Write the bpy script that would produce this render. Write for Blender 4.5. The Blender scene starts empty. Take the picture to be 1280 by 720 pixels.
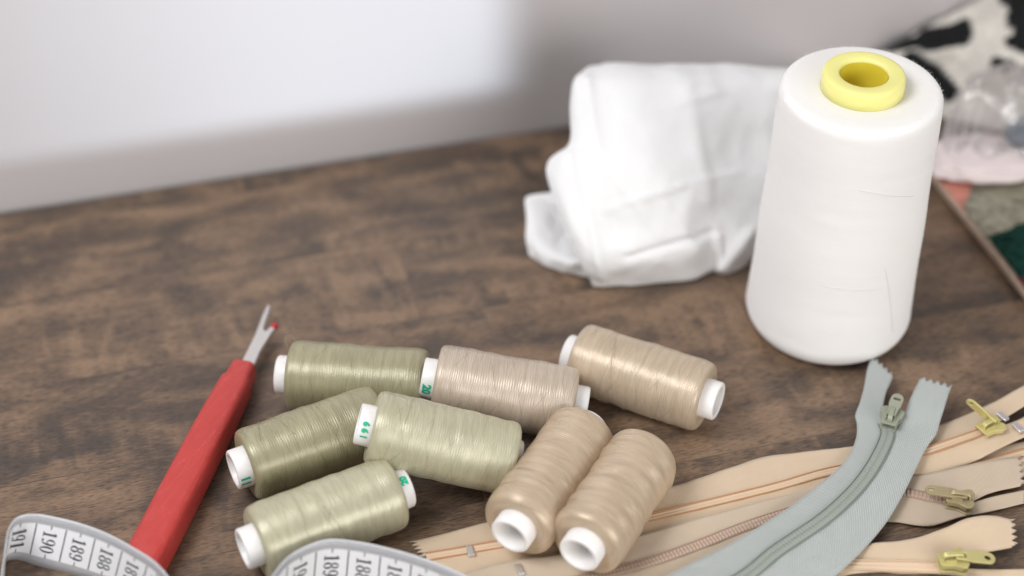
import bpy, bmesh, math, random
from mathutils import Vector, Matrix, noise
random.seed(7)
S = 0.01                       # geometry below is written in centimetres
C = bpy.context.scene.collection
PI = math.pi
def R(d): return math.radians(d)

# ------------------------------------------------------------------ camera
FPX, DIST, TH = 2130.0, 63.0, R(40.3)
CAMP = Vector((0, -DIST*math.cos(TH), DIST*math.sin(TH)))
def at(px, py, z=0.0):
    u = (px-640)/FPX; v = -(py-360)/FPX
    d = Vector((u, math.cos(TH)+v*math.sin(TH), -math.sin(TH)+v*math.cos(TH)))
    return CAMP + d*((z-CAMP.z)/d.z)
cd = bpy.data.cameras.new('camera'); cam = bpy.data.objects.new('camera', cd); C.objects.link(cam)
cam.location = CAMP*S; cam.rotation_euler = (R(90)-TH, 0, 0)
cd.sensor_width = 36; cd.lens = 36*FPX/1280; cd.clip_start = .01; cd.clip_end = 50
cd.dof.use_dof = True; cd.dof.focus_distance = .548; cd.dof.aperture_fstop = 4.1
bpy.context.scene.camera = cam

# ------------------------------------------------------------------ helpers
def lin(c):
    return tuple(((x/255)/12.92 if x/255 <= .04045 else ((x/255+.055)/1.055)**2.4) for x in c)
class MB:
    """collects geometry in centimetres"""
    def __init__(s): s.v=[]; s.f=[]; s.uv={}; s.attr=None
    def add(s, vs, fs, uvs=None):
        b=len(s.v); s.v += [Vector(p) for p in vs]
        for f in fs: s.f.append([b+i for i in f])
        if uvs:
            for i,u in enumerate(uvs): s.uv[b+i]=u
    def grid(s, rows, closed=False, uvs=None):
        n=len(rows[0]); vs=[p for r in rows for p in r]; fs=[]
        for i in range(len(rows)-1):
            for j in range(n-(0 if closed else 1)):
                k=(j+1)%n; fs.append((i*n+j,i*n+k,(i+1)*n+k,(i+1)*n+j))
        s.add(vs,fs,[u for r in uvs for u in r] if uvs else None)
    def tube(s, pts, r, seg=8, cap=True):
        pts=[Vector(p) for p in pts]; rows=[]; prev=None
        for i,p in enumerate(pts):
            t=(pts[min(i+1,len(pts)-1)]-pts[max(i-1,0)])
            if t.length<1e-9: t=Vector((0,0,1))
            t.normalize()
            a=prev if prev else (Vector((0,0,1)) if abs(t.z)<.9 else Vector((1,0,0)))
            a=(a-t*a.dot(t)).normalized(); prev=a; b=t.cross(a)
            rr=r[i] if isinstance(r,(list,tuple)) else r
            rows.append([p+(a*math.cos(q*2*PI/seg)+b*math.sin(q*2*PI/seg))*rr for q in range(seg)])
        s.grid(rows,True)
        if cap:
            b0=len(s.v)-len(pts)*seg
            s.f.append([b0+k for k in range(seg)][::-1]); s.f.append([len(s.v)-seg+k for k in range(seg)])
    def box(s, c, d, M=None):
        M=M or Matrix.Identity(4); c=Vector(c)
        vs=[M@(c+Vector((x*d[0]/2,y*d[1]/2,z*d[2]/2))) for x in(-1,1) for y in(-1,1) for z in(-1,1)]
        s.add(vs,[(0,1,3,2),(4,6,7,5),(0,4,5,1),(2,3,7,6),(0,2,6,4),(1,5,7,3)])
    def ball(s, c, r, seg=14, rings=9):
        rows=[[Vector(c)+Vector((math.sin(a)*math.cos(b)*r,math.sin(a)*math.sin(b)*r,math.cos(a)*r)) for b in [k*2*PI/seg for k in range(seg)]] for a in [PI*max(.01,min(.99,i/rings)) for i in range(rings+1)]]
        s.grid(rows,True)
    def lathe(s, prof, seg=64, M=None):
        M=M or Matrix.Identity(4); rows=[]; uvs=[]; L=0; last=None
        for (r,x) in prof:
            if last: L+=math.hypot(r-last[0],x-last[1])
            last=(r,x)
            rows.append([M@Vector((x,r*math.cos(k*2*PI/seg),r*math.sin(k*2*PI/seg))) for k in range(seg+1)])
            uvs.append([(k/seg,L) for k in range(seg+1)])
        s.grid(rows,False,uvs)
    def build(s, name, mat, parent=None, smooth=True, base=None, mods=None, autosm=None):
        o0=parent['_b'] if parent and '_b' in parent else (base or (0,0,0))
        off=Vector(o0)
        me=bpy.data.meshes.new(name); me.from_pydata([(p-off)*S for p in s.v],[],s.f)
        if s.uv:
            ul=me.uv_layers.new(name='UVMap')
            for lp in me.loops:
                ul.data[lp.index].uv=s.uv.get(lp.vertex_index,(0,0))
        bm=bmesh.new(); bm.from_mesh(me); bmesh.ops.recalc_face_normals(bm,faces=bm.faces)
        if not s.uv: bmesh.ops.remove_doubles(bm,verts=bm.verts,dist=1e-7)
        bm.to_mesh(me); bm.free()
        if s.attr is not None:
            a=me.color_attributes.new('pattern','FLOAT_COLOR','POINT')
            for i,c in enumerate(s.attr): a.data[i].color=(*c,1)
        me.polygons.foreach_set('use_smooth',[smooth]*len(me.polygons))
        me.materials.append(mat)
        o=bpy.data.objects.new(name,me); C.objects.link(o)
        if parent: o.parent=parent
        elif base: o.location=off*S
        for m in (mods or []):
            md=o.modifiers.new(m[0].lower(),m[0])
            for k,v in m[1].items(): setattr(md,k,v)
        o['_b']=tuple(off)
        return o
def thing(name,label,cat,loc,group=None):
    o=bpy.data.objects.new(name,None); C.objects.link(o); o.location=Vector(loc)*S
    o.empty_display_size=.01
    o['_b']=tuple(loc); o['label']=label; o['category']=cat
    if group:o['group']=group
    return o
def tag(o,label,cat,group=None):
    o['label']=label;o['category']=cat
    if group:o['group']=group
    return o
SOL=lambda t,off=0.0:('SOLIDIFY',{'thickness':t*S,'offset':off})
BEV=lambda w,n=2:('BEVEL',{'width':w*S,'segments':n,'limit_method':'ANGLE','angle_limit':R(35)})
SUB=lambda n:('SUBSURF',{'levels':n,'render_levels':n})
def cr(pts,n):
    """Catmull-Rom through pts (Vectors), n samples per span"""
    P=[Vector(p) for p in pts]; P=[2*P[0]-P[1]]+P+[2*P[-1]-P[-2]]; out=[]
    for i in range(1,len(P)-2):
        a,b,c,d=P[i-1],P[i],P[i+1],P[i+2]
        for k in range(n):
            t=k/n; out.append(.5*((2*b)+(c-a)*t+(2*a-5*b+4*c-d)*t*t+(3*b-a-3*c+d)*t**3))
    out.append(P[-2]); return out
def resample(tracks,step):
    """tracks: parallel lists of points; resample all by arc length of their mean line"""
    n=len(tracks[0]); mid=[sum((t[i] for t in tracks),Vector())/len(tracks) for i in range(n)]
    L=[0]
    for i in range(1,n): L.append(L[-1]+(mid[i]-mid[i-1]).length)
    m=max(2,int(L[-1]/step)); out=[[] for _ in tracks]; ss=[]; j=0
    for k in range(m+1):
        s=L[-1]*k/m
        while j<n-2 and L[j+1]<s: j+=1
        f=(s-L[j])/max(1e-9,L[j+1]-L[j])
        for q,t in enumerate(tracks): out[q].append(t[j].lerp(t[j+1],min(1,f)))
        ss.append(s)
    return out,ss
def text_mesh(txt,size,bold=0.0):
    """flat text triangles [(x,y)], faces"""
    cu=bpy.data.curves.new('t','FONT'); cu.body=txt; cu.size=size; cu.align_x='CENTER'; cu.align_y='CENTER'
    cu.fill_mode='FRONT'; cu.offset=bold; cu.resolution_u=3
    o=bpy.data.objects.new('t',cu); C.objects.link(o)
    dg=bpy.context.evaluated_depsgraph_get(); me=bpy.data.meshes.new_from_object(o.evaluated_get(dg))
    v=[(p.co.x,p.co.y) for p in me.vertices]; f=[tuple(p.vertices) for p in me.polygons]
    bpy.data.objects.remove(o); bpy.data.curves.remove(cu); bpy.data.meshes.remove(me)
    return v,f
def plate(outlines,th,M,bev=.012,res=1):
    """extruded plate with holes from 2D outlines -> (verts, faces) in cm"""
    cu=bpy.data.curves.new('p','CURVE'); cu.dimensions='2D'; cu.fill_mode='BOTH'; cu.extrude=max(1e-4,th/2-bev); cu.bevel_depth=bev; cu.bevel_resolution=res; cu.offset=-bev
    for ol in outlines:
        sp=cu.splines.new('POLY'); sp.points.add(len(ol)-1); sp.use_cyclic_u=True
        for i,p in enumerate(ol): sp.points[i].co=(p[0],p[1],0,1)
    o=bpy.data.objects.new('p',cu); C.objects.link(o)
    dg=bpy.context.evaluated_depsgraph_get(); me=bpy.data.meshes.new_from_object(o.evaluated_get(dg))
    v=[M@p.co for p in me.vertices]; f=[tuple(p.vertices) for p in me.polygons]
    bpy.data.objects.remove(o); bpy.data.curves.remove(cu); bpy.data.meshes.remove(me)
    return v,f
def arc(cx,cy,r,a0,a1,n=8,ry=None):
    ry=ry or r
    return [(cx+r*math.cos(R(a0+(a1-a0)*i/n)),cy+ry*math.sin(R(a0+(a1-a0)*i/n))) for i in range(n+1)]
def circ(cx,cy,r,n=16,ry=None): return arc(cx,cy,r,0,360*(n-1)/n,n-1,ry)[::-1]
def fbm(p,o=3,s=1.0):
    v=0;a=1
    for _ in range(o): v+=a*noise.noise(Vector(p)*s); s*=2; a*=.5
    return v

# ------------------------------------------------------------------ materials
class NT:
    def __init__(s,name):
        s.m=bpy.data.materials.new(name); s.m.use_nodes=True; s.t=s.m.node_tree; s.b=s.t.nodes['Principled BSDF']
    def n(s,typ,**kw):
        nd=s.t.nodes.new('ShaderNode'+typ)
        for k,v in kw.items():
            if k.startswith('_'): setattr(nd,k[1:],v)
            else:
                key=int(k[1:]) if k[0]=='i' and k[1:].isdigit() else k.replace('0',' ')
                s.put(nd.inputs[key],v)
        return nd
    def put(s,inp,v):
        if isinstance(v,bpy.types.NodeSocket): s.t.links.new(v,inp)
        elif isinstance(v,bpy.types.Node): s.t.links.new(v.outputs[0],inp)
        else:
            if isinstance(v,tuple) and len(v)==3 and len(inp.default_value)==4: v=(*v,1)
            inp.default_value=v
    def math(s,op,a,b=0.0,c=0.0): 
        nd=s.t.nodes.new('ShaderNodeMath'); nd.operation=op; s.put(nd.inputs[0],a); s.put(nd.inputs[1],b); s.put(nd.inputs[2],c); return nd.outputs[0]
    def map(s,vec,scale=(1,1,1),rot=(0,0,0),loc=(0,0,0)):
        nd=s.t.nodes.new('ShaderNodeMapping'); s.put(nd.inputs[0],vec); nd.inputs['Scale'].default_value=scale; nd.inputs['Rotation'].default_value=rot; nd.inputs['Location'].default_value=loc; return nd.outputs[0]
    def noise(s,vec,sc=1.0,det=3.0,rough=.5,dist=0.0):
        nd=s.t.nodes.new('ShaderNodeTexNoise'); s.put(nd.inputs['Vector'],vec); nd.inputs['Scale'].default_value=sc; nd.inputs['Detail'].default_value=det; nd.inputs['Roughness'].default_value=rough; nd.inputs['Distortion'].default_value=dist; return nd.outputs[0]
    def ramp(s,fac,stops):
        nd=s.t.nodes.new('ShaderNodeValToRGB'); s.put(nd.inputs[0],fac); e=nd.color_ramp.elements
        while len(e)<len(stops): e.new(.5)
        for i,(p,c) in enumerate(stops): e[i].position=p; e[i].color=(*c,1) if len(c)==3 else c
        return nd.outputs[0]
    def mix(s,f,a,b,typ='MIX'):
        nd=s.t.nodes.new('ShaderNodeMix'); nd.data_type='RGBA'; nd.blend_type=typ; s.put(nd.inputs[0],f); s.put(nd.inputs[6],a); s.put(nd.inputs[7],b); return nd.outputs[2]
    def bump(s,h,st=.3,d=.001,nrm=None):
        nd=s.t.nodes.new('ShaderNodeBump'); s.put(nd.inputs['Height'],h); nd.inputs['Strength'].default_value=st; nd.inputs['Distance'].default_value=d
        if nrm is not None: s.put(nd.inputs['Normal'],nrm)
        return nd.outputs[0]
    def tc(s,w='Object'):
        return s.t.nodes.new('ShaderNodeTexCoord').outputs[w]
    def sep(s,v):
        nd=s.t.nodes.new('ShaderNodeSeparateXYZ'); s.put(nd.inputs[0],v); return nd.outputs
    def set(s,**kw):
        for k,v in kw.items(): s.put(s.b.inputs[k.replace('_',' ')],v)
        return s.m
def simple(name,col,rough=.5,metal=0,sss=0,nscale=300,nst=.12,**kw):
    t=NT(name); o=t.tc(); n=t.noise(o,nscale,3)
    c=t.mix(t.noise(o,nscale*.12,3),tuple(x*.9 for x in col),tuple(min(1,x*1.08) for x in col))
    t.set(Base_Color=c,Roughness=rough,Metallic=metal,Normal=t.bump(n,nst,.0003))
    if sss: t.set(Subsurface_Weight=sss,Subsurface_Radius=(.004,.003,.002),Subsurface_Scale=1.0)
    for k,v in kw.items(): t.set(**{k:v})
    return t.m

_a,_b=at(0,263),at(710,154)
WA=math.atan2(_b.y-_a.y,_b.x-_a.x)      # direction of the table's back edge
def mat_wood():
    t=NT('stained_wood'); o=t.map(t.tc(),rot=(0,0,0))
    sx=t.sep(o); x,y=sx[0],sx[1]                 # metres, x along grain
    br=t.n('TexBrick',_offset=.37,_offset_frequency=2); t.put(br.inputs['Vector'],t.map(o,loc=(.05,.013,0)))
    br.inputs['Color1'].default_value=(0,0,0,1); br.inputs['Color2'].default_value=(1,1,1,1)
    br.inputs['Scale'].default_value=1.0; br.inputs['Mortar Size'].default_value=.0002; br.inputs['Mortar Smooth'].default_value=.3
    br.inputs['Brick Width'].default_value=.31; br.inputs['Row Height'].default_value=.046; br.inputs['Bias'].default_value=0
    br.inputs['Mortar'].default_value=(.5,.5,.5,1)
    pid=br.outputs['Color']
    # shift the grain per plank
    sh=t.n('CombineXYZ',i0=t.math('MULTIPLY',pid,3.7),i1=t.math('MULTIPLY',pid,1.9),i2=0.0)
    ov=t.n('VectorMath',_operation='ADD',i0=o,i1=sh.outputs[0]).outputs[0]
    blot=t.noise(t.map(ov,(30,85,1),rot=(0,0,-.08)),1,3,.5,.4)
    flame=t.noise(t.map(ov,(95,30,1),rot=(0,0,.75)),1,3,.5,1.0)
    fine=t.noise(t.map(ov,(190,1700,1)),1,5,.7)
    pores=t.noise(t.map(ov,(330,2400,1)),1,2,.5)
    big=t.noise(t.map(ov,(7,22,1)),1,3,.5,.4)
    fm=t.ramp(t.noise(t.map(ov,(9,26,1)),1,2),[(.46,(0,0,0)),(.6,(1,1,1))])
    a=t.math('ADD',t.math('MULTIPLY',blot,.72),.14)
    a=t.math('ADD',a,t.math('MULTIPLY',t.math('MULTIPLY',t.math('SUBTRACT',flame,.5),.60),fm))
    a=t.math('ADD',a,t.math('MULTIPLY',t.math('SUBTRACT',big,.5),.45))
    a=t.math('ADD',a,t.math('MULTIPLY',t.math('SUBTRACT',pid,.5),.05))
    a=t.math('ADD',a,t.math('MULTIPLY',t.math('SUBTRACT',fine,.5),.70))
    col=t.ramp(a,[(.33,(.074,.054,.043)),(.44,(.118,.080,.056)),(.54,(.190,.122,.078)),(.68,(.270,.174,.110))])
    pm=t.ramp(pores,[(.34,(.38,.37,.38)),(.50,(1,1,1))])
    col=t.mix(.85,col,pm,'MULTIPLY')
    col=t.mix(t.math('MULTIPLY',br.outputs['Fac'],.45),col,(.03,.022,.018))
    h=t.math('ADD',fine,t.math('MULTIPLY',pores,.8))
    return t.set(Base_Color=col,Roughness=t.ramp(t.noise(t.map(o,(40,90,1)),1,3),[(.3,(.33,)*3),(.7,(.46,)*3)]),Specular_IOR_Level=.5,Normal=t.bump(h,.45,.0002))
def mat_wall():
    t=NT('painted_wall'); o=t.tc(); n=t.noise(o,140,4,.6)
    return t.set(Base_Color=t.mix(t.noise(o,9,3),(.515,.478,.478),(.55,.512,.512)),Roughness=.55,Normal=t.bump(n,.12,.0008))
def mat_thread(name,base,dark,sheen=.15,rough=.36):
    t=NT(name); uv=t.tc('UV'); s=t.sep(uv); u,v=s[0],s[1]     # u turn 0..1, v cm
    # crossing helices of thread, with gathered bundles that vary round the cop
    def helix(k,fr):
        p=t.math('ADD',t.math('MULTIPLY',v,fr),t.math('MULTIPLY',u,float(k)))
        return t.math('SINE',t.math('MULTIPLY',p,2*PI))
    w=t.noise(t.map(uv,(5,2.2,1)),1,3,.5)
    h1=helix(3,14.0); h2=helix(-3,12.5)
    sel=t.ramp(w,[(.46,(0,0,0)),(.54,(1,1,1))])
    h=t.math('ADD',t.math('MULTIPLY',h1,sel),t.math('MULTIPLY',h2,t.math('SUBTRACT',1.0,sel)))
    # coarse streaks running with the two winding directions
    sk1=t.noise(t.map(uv,(1.2,13,1),rot=(0,0,.0),loc=(0,0,0)),1,4,.6)
    cv=t.n('CombineXYZ',i0=t.math('MULTIPLY',u,2.0),i1=t.math('ADD',t.math('MULTIPLY',v,19.0),t.math('MULTIPLY',u,9.0)),i2=0.0)
    cw=t.n('CombineXYZ',i0=t.math('MULTIPLY',u,2.0),i1=t.math('SUBTRACT',t.math('MULTIPLY',v,22.0),t.math('MULTIPLY',u,12.0)),i2=4.0)
    sk2=t.noise(cv.outputs[0],1,4,.65); sk3=t.noise(cw.outputs[0],1,4,.65)
    st=t.math('ADD',t.math('MULTIPLY',sk2,.5),t.math('MULTIPLY',sk3,.5))
    # occasional thin dark gaps / crossing strands
    def strand(k,fr,off,th):
        p=t.math('FRACT',t.math('ADD',t.math('ADD',t.math('MULTIPLY',v,fr),t.math('MULTIPLY',u,float(k))),off))
        return t.math('LESS_THAN',t.math('ABSOLUTE',t.math('SUBTRACT',p,.5)),th)
    l1=strand(2,1.9,.1,.022); l2=strand(-3,1.3,.45,.016); l3=strand(4,.9,.7,.014)
    d1=t.math('SINE',t.math('MULTIPLY',t.math('ADD',t.math('MULTIPLY',v,1.7),t.math('MULTIPLY',u,2.0)),2*PI)); d2=t.math('SINE',t.math('MULTIPLY',t.math('SUBTRACT',t.math('MULTIPLY',v,1.3),t.math('MULTIPLY',u,3.0)),2*PI))
    dia=t.ramp(t.math('ADD',t.math('MULTIPLY',t.math('MULTIPLY',d1,d2),.5),.5),[(.42,(0,0,0)),(.58,(1,1,1))])  # diamond bands: satin sheen of alternating windings, put into the colour
    ln=t.math('MULTIPLY',t.math('MAXIMUM',l1,t.math('MAXIMUM',l2,l3)),t.ramp(t.noise(t.map(uv,(7,1.5,1)),1,2),[(.45,(0,0,0)),(.6,(1,1,1))]))
    col=t.mix(t.ramp(st,[(.30,(0,0,0)),(.70,(1,1,1))]),dark,base)
    col=t.mix(t.math('MULTIPLY',dia,.20),col,tuple(min(1,x*1.25) for x in base))
    col=t.mix(t.math('MULTIPLY',t.math('ADD',h,1.0),.075),col,tuple(x*.55 for x in dark))
    col=t.mix(t.math('MULTIPLY',ln,.40),col,tuple(x*.45 for x in dark))
    ht=t.math('ADD',t.math('MULTIPLY',h,.35),t.math('ADD',t.math('MULTIPLY',st,2.0),t.math('MULTIPLY',ln,-.8)))
    nb=t.bump(ht,.42,.0002)
    t.set(Base_Color=col,Roughness=rough,Specular_IOR_Level=.9,Metallic=.20,Normal=nb,Sheen_Weight=sheen,Sheen_Roughness=.4,Sheen_Tint=tuple(min(1,x*1.8) for x in base))
    tg=t.n('Tangent',_direction_type='UV_MAP'); 
    t.set(Anisotropic=.6,Anisotropic_Rotation=.25)
    t.put(t.b.inputs['Tangent'],tg.outputs[0])
    return t.m
def mat_cone_thread():
    t=NT('white_cone_thread'); uv=t.tc('UV'); s=t.sep(uv); u,v=s[0],s[1]
    p=t.math('SINE',t.math('MULTIPLY',t.math('ADD',t.math('MULTIPLY',v,17.0),t.math('MULTIPLY',u,4.0)),2*PI))
    cv=t.n('CombineXYZ',i0=t.math('MULTIPLY',u,3.0),i1=t.math('ADD',t.math('MULTIPLY',v,3.0),t.math('MULTIPLY',u,5.0)),i2=0.0)
    st=t.noise(cv.outputs[0],1,5,.65)
    fz=t.noise(t.tc(),1800,2)
    ht=t.math('ADD',t.math('MULTIPLY',p,.12),t.math('ADD',t.math('MULTIPLY',st,.6),t.math('MULTIPLY',fz,.5)))
    col=t.mix(st,(.85,.825,.805),(.885,.868,.855))
    return t.set(Base_Color=col,Roughness=.8,Specular_IOR_Level=.2,Normal=t.bump(ht,.35,.0003),Subsurface_Weight=.3,Subsurface_Radius=(.004,.004,.004),Subsurface_Scale=1.0,Sheen_Weight=.2)
def mat_twill(name,c,c2,sc=1.0,rough=.75,sheen=.25,fr=11.0,sss=.0):
    t=NT(name); uv=t.tc('UV'); s=t.sep(uv); u,v=s[0],s[1]    # cm
    a=t.math('SINE',t.math('MULTIPLY',t.math('ADD',u,t.math('MULTIPLY',v,1.4)),2*PI*fr))
    b=t.math('SINE',t.math('MULTIPLY',v,2*PI*fr*2.2))
    rib=t.math('SINE',t.math('MULTIPLY',v,2*PI*6))
    n=t.noise(t.map(uv,(1.2,2.0,1)),1,4,.6)
    col=t.mix(n,c,c2)
    col=t.mix(t.math('MULTIPLY',t.math('ADD',a,1.0),.15),col,tuple(x*.5 for x in c))
    h=t.math('ADD',t.math('MULTIPLY',a,.6),t.math('MULTIPLY',b,.2))
    return t.set(Base_Color=col,Roughness=rough,Specular_IOR_Level=.3,Sheen_Weight=sheen,Sheen_Roughness=.4,Normal=t.bump(t.math('ADD',h,t.math('MULTIPLY',n,2.5)),.55,.00035))
def mat_cloth():
    t=NT('white_cotton'); o=t.tc(); n=t.noise(o,900,3); w=t.noise(o,60,4,.6)
    return t.set(Base_Color=t.mix(w,(.77,.762,.762),(.825,.815,.815)),Roughness=.85,Specular_IOR_Level=.2,Sheen_Weight=.25,Normal=t.bump(t.math('ADD',t.math('MULTIPLY',n,.3),t.math('MULTIPLY',w,1.5)),.3,.0012))
def mat_pattern(name,rough=.9,nz=500,sheen=.3,bst=.5):
    t=NT(name); o=t.tc(); a=t.n('Attribute',_attribute_name='pattern'); n=t.noise(o,nz,3,.7)
    col=t.mix(1.0,a.outputs['Color'],t.ramp(n,[(.25,(.62,)*3),(.75,(1,)*3)]),'MULTIPLY')
    return t.set(Base_Color=col,Roughness=rough,Specular_IOR_Level=.2,Sheen_Weight=sheen,Normal=t.bump(n,bst,.001))
def mat_tweed(name,c1,c2,sc=420,c3=None):
    t=NT(name); o=t.tc(); n=t.noise(o,sc,4,.75); m=t.noise(o,sc*.25,3,.6)
    col=t.ramp(n,[(.35,c1),(.62,c2)]); col=t.mix(t.ramp(m,[(.4,(0,0,0)),(.65,(1,1,1))]),col,c3 or c2)
    return t.set(Base_Color=col,Roughness=.95,Specular_IOR_Level=.1,Normal=t.bump(n,.9,.0015))
def mat_tape():
    t=NT('tape_measure_vinyl'); uv=t.tc('UV'); s=t.sep(uv); u,v=s[0],s[1]    # u cm along, v cm across 0..2
    d=t.math('ABSOLUTE',t.math('SUBTRACT',v,1.0))
    edge=t.math('GREATER_THAN',d,.63); rim=t.math('GREATER_THAN',d,.95)
    n=t.noise(t.map(uv,(3,3,1)),1,3)
    band=t.mix(n,(.58,.58,.60),(.64,.64,.66))
    col=t.mix(edge,(.83,.83,.85),band); 
    w=t.math('SINE',t.math('MULTIPLY',u,2*PI*9)); w2=t.math('SINE',t.math('MULTIPLY',v,2*PI*9))
    return t.set(Base_Color=col,Roughness=.38,Specular_IOR_Level=.5,Coat_Weight=.15,Normal=t.bump(t.math('MULTIPLY',w,w2),.12,.0002))
def mat_film(name='clear_plastic_film',milk=.10):
    t=NT(name); nt=t.t; out=nt.nodes['Material Output']
    tr=t.n('BsdfTransparent',Color=(.97,.965,.97)); gl=t.n('BsdfGlossy',Color=(1,1,1),Roughness=.07); df=t.n('BsdfTranslucent',Color=(.97,.93,.93)); dd=t.n('BsdfDiffuse',Color=(.97,.93,.93))
    nz=t.noise(t.map(t.tc(),(90,220,90)),1,4,.6,.8); nb=t.bump(nz,.35,.0012)
    for g in (gl,df,dd): t.put(g.inputs['Normal'],nb)
    fr=t.n('LayerWeight',Blend=.25); t.put(fr.inputs['Normal'],nb)
    m0=t.n('MixShader',Fac=.5,i1=df.outputs[0],i2=dd.outputs[0])
    m1=t.n('MixShader',Fac=milk,i1=tr.outputs[0],i2=m0.outputs[0])
    m2=t.n('MixShader',Fac=t.math('ADD',t.math('MULTIPLY',fr.outputs['Fresnel'],.62),.03),i1=m1.outputs[0],i2=gl.outputs[0])
    nt.links.new(m2.outputs[0],out.inputs[0]); return t.m

M={}
M['wood']=mat_wood(); M['wall']=mat_wall(); M['cone']=mat_cone_thread(); M['cloth']=mat_cloth()
def mat_red():
    t=NT('worn_red_plastic'); o=t.map(t.tc(),rot=(0,0,R(-67))); n=t.noise(t.map(o,(60,500,300)),1,4,.7); w=t.noise(o,160,4,.7,1.0); k=t.noise(t.map(o,(35,260,200),rot=(0,0,.5)),1,2,.5,2.0)
    sc=t.ramp(k,[(.485,(0,0,0)),(.5,(1,1,1)),(.515,(0,0,0))])
    c=t.mix(w,(.44,.036,.032),(.53,.055,.046)); c=t.mix(t.math('MULTIPLY',sc,.22),c,(.75,.20,.17))
    return t.set(Base_Color=c,Roughness=t.ramp(w,[(.35,(.34,)*3),(.65,(.55,)*3)]),Specular_IOR_Level=.5,Normal=t.bump(t.math('ADD',n,t.math('MULTIPLY',w,1.2)),.4,.0005))
M['red']=mat_red()
M['redball']=simple('red_bead',(.55,.01,.03),.25)
M['steel']=simple('brushed_steel',(.72,.69,.66),.36,1.0,nscale=900,nst=.1)
M['core']=simple('white_core_plastic',(.86,.83,.81),.38,sss=.2,nst=.05)
M['yellow']=simple('yellow_plastic',(.87,.82,.30),.36,sss=.3,nst=.05)
M['ochre']=simple('deep_yellow_plastic',(.80,.66,.06),.4,sss=.2,nst=.05); M['ink']=simple('black_print',(.03,.03,.035),.5); M['inkgrey']=simple('grey_print',(.17,.17,.18),.5)
M['green']=simple('green_print',(.0,.50,.27),.5)
M['gold']=simple('lacquered_gold',(.64,.57,.25),.38,.4,nscale=700,nst=.1)
M['antique']=simple('antique_gold',(.46,.38,.22),.42,.45,nscale=700,nst=.12)
M['enamel']=simple('grey_green_enamel',(.36,.38,.29),.33,.25,nscale=700,nst=.1)
M['alu']=simple('aluminium',(.80,.80,.82),.30,1.0)
M['hole']=simple('dark_gap',(.03,.025,.02),.8)
M['tape']=mat_tape(); M['film']=mat_film(); M['milky']=mat_film('milky_plastic_film',.16)

# ------------------------------------------------------------------ setting
wd=Vector((math.cos(WA),math.sin(WA),0)); wn=Vector((-math.sin(WA),math.cos(WA),0)); w0=at(0,263)
ROT=Matrix.Rotation(WA,4,'Z')
def box_obj(name,x0,x1,y0,y1,z0,z1,mat,bev=0.1):
    m=MB(); m.box(((x0+x1)/2,(y0+y1)/2,(z0+z1)/2),(x1-x0,y1-y0,z1-z0))
    o=m.build(name,mat,smooth=False,mods=[BEV(bev,3)] if bev else None)
    o.matrix_world=Matrix.Translation(w0*S)@ROT
    return o
o=box_obj('wooden_table_top',-60,110,-90,-.15,-3.0,0,M['wood'],.12)
tag(o,'dark brown stained wooden table top under all the sewing things','table')
m=MB(); m.box((25,1.5,30),(230,3,90)); o=m.build('wall',M['wall'],smooth=False); o.matrix_world=Matrix.Translation(w0*S)@ROT
tag(o,'smooth white painted wall behind the table','wall'); 

# ------------------------------------------------------------------ cone of white thread
cx,cy=11.33,-1.8
t=thing('thread_cone','tall white overlock thread cone standing with its yellow ring on top','thread cone',(cx,cy,0))
prof=[]; H=10.05
def coner(z):
    return 2.93-.31*(z/H)+.012*math.sin(z*1.5+.6)+.001*math.sin(z*9)
pts=[(1.5,0.16),(2.0,0.06),(2.2,0.04)]
for i in range(9):
    a=-PI/2+PI/2*i/8; pts.append((2.12+.80*math.cos(a),.85+.80*math.sin(a)))
z=1.0
while z<H-.32: pts.append((coner(z),z)); z+=.06
rt=coner(H-.3)
for i in range(1,7):
    a=PI/2*i/6; pts.append((rt-.3+.3*math.cos(a),H-.3+.3*math.sin(a)))
pts+=[(2.0,H+.01),(1.6,H-.02),(1.2,H-.06)]
m=MB(); seg=160; rows=[];uvs=[];L=0
for i,(r,z) in enumerate(pts):
    if i: L+=math.hypot(r-pts[i-1][0],z-pts[i-1][1])
    row=[];uu=[]
    for k in range(seg+1):
        a=2*PI*(k%seg)/seg
        # soft steps where one winding lap ends over the next, slanting round the cone
        q=z*1.02+.25*math.sin(a-.6)+.35*math.sin(2*a+z*.4)
        fr=q-math.floor(q); step=.004*(fr if fr<.93 else (1-fr)/.07*.93)*(.4+.6*max(0,math.sin(a*1.5+math.floor(q)*2.3)))
        rr=r+(step*min(1,max(0,(z-.6)))*(1 if z<H-.4 else 0) if .6<z<H-.35 else 0)+.008*fbm((math.cos(a)*2,math.sin(a)*2,z*1.3),2)
        row.append(Vector((cx+rr*math.cos(a),cy+rr*math.sin(a),z))); uu.append((k/seg,L))
    rows.append(row);uvs.append(uu)
m.grid(rows,False,uvs)
for k in range(420):      # fuzz of the spun thread round the shoulder
    a=random.uniform(0,2*PI); z=H-random.uniform(0,.22) if random.random()<.75 else random.uniform(1,H); r=coner(min(z,H-.3))+(-.32+.3*math.sqrt(max(0,1-((z-H+.3)/.3)**2)) if z>H-.3 else 0)-.01
    d=Vector((math.cos(a),math.sin(a),0)); p=Vector((cx,cy,z))+d*r
    tv=Vector((-d.y,d.x,0)); l=random.uniform(.04,.12); g=random.uniform(-1,1)
    m.tube([p,p+d*l*.5+Vector((0,0,l*.4))+tv*g*l*.3,p+d*l*.6+Vector((0,0,l*.8))+tv*g*l],[.0035,.0025,.0015],3)
cone=m.build('wound_thread',M['cone'],t)
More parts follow.
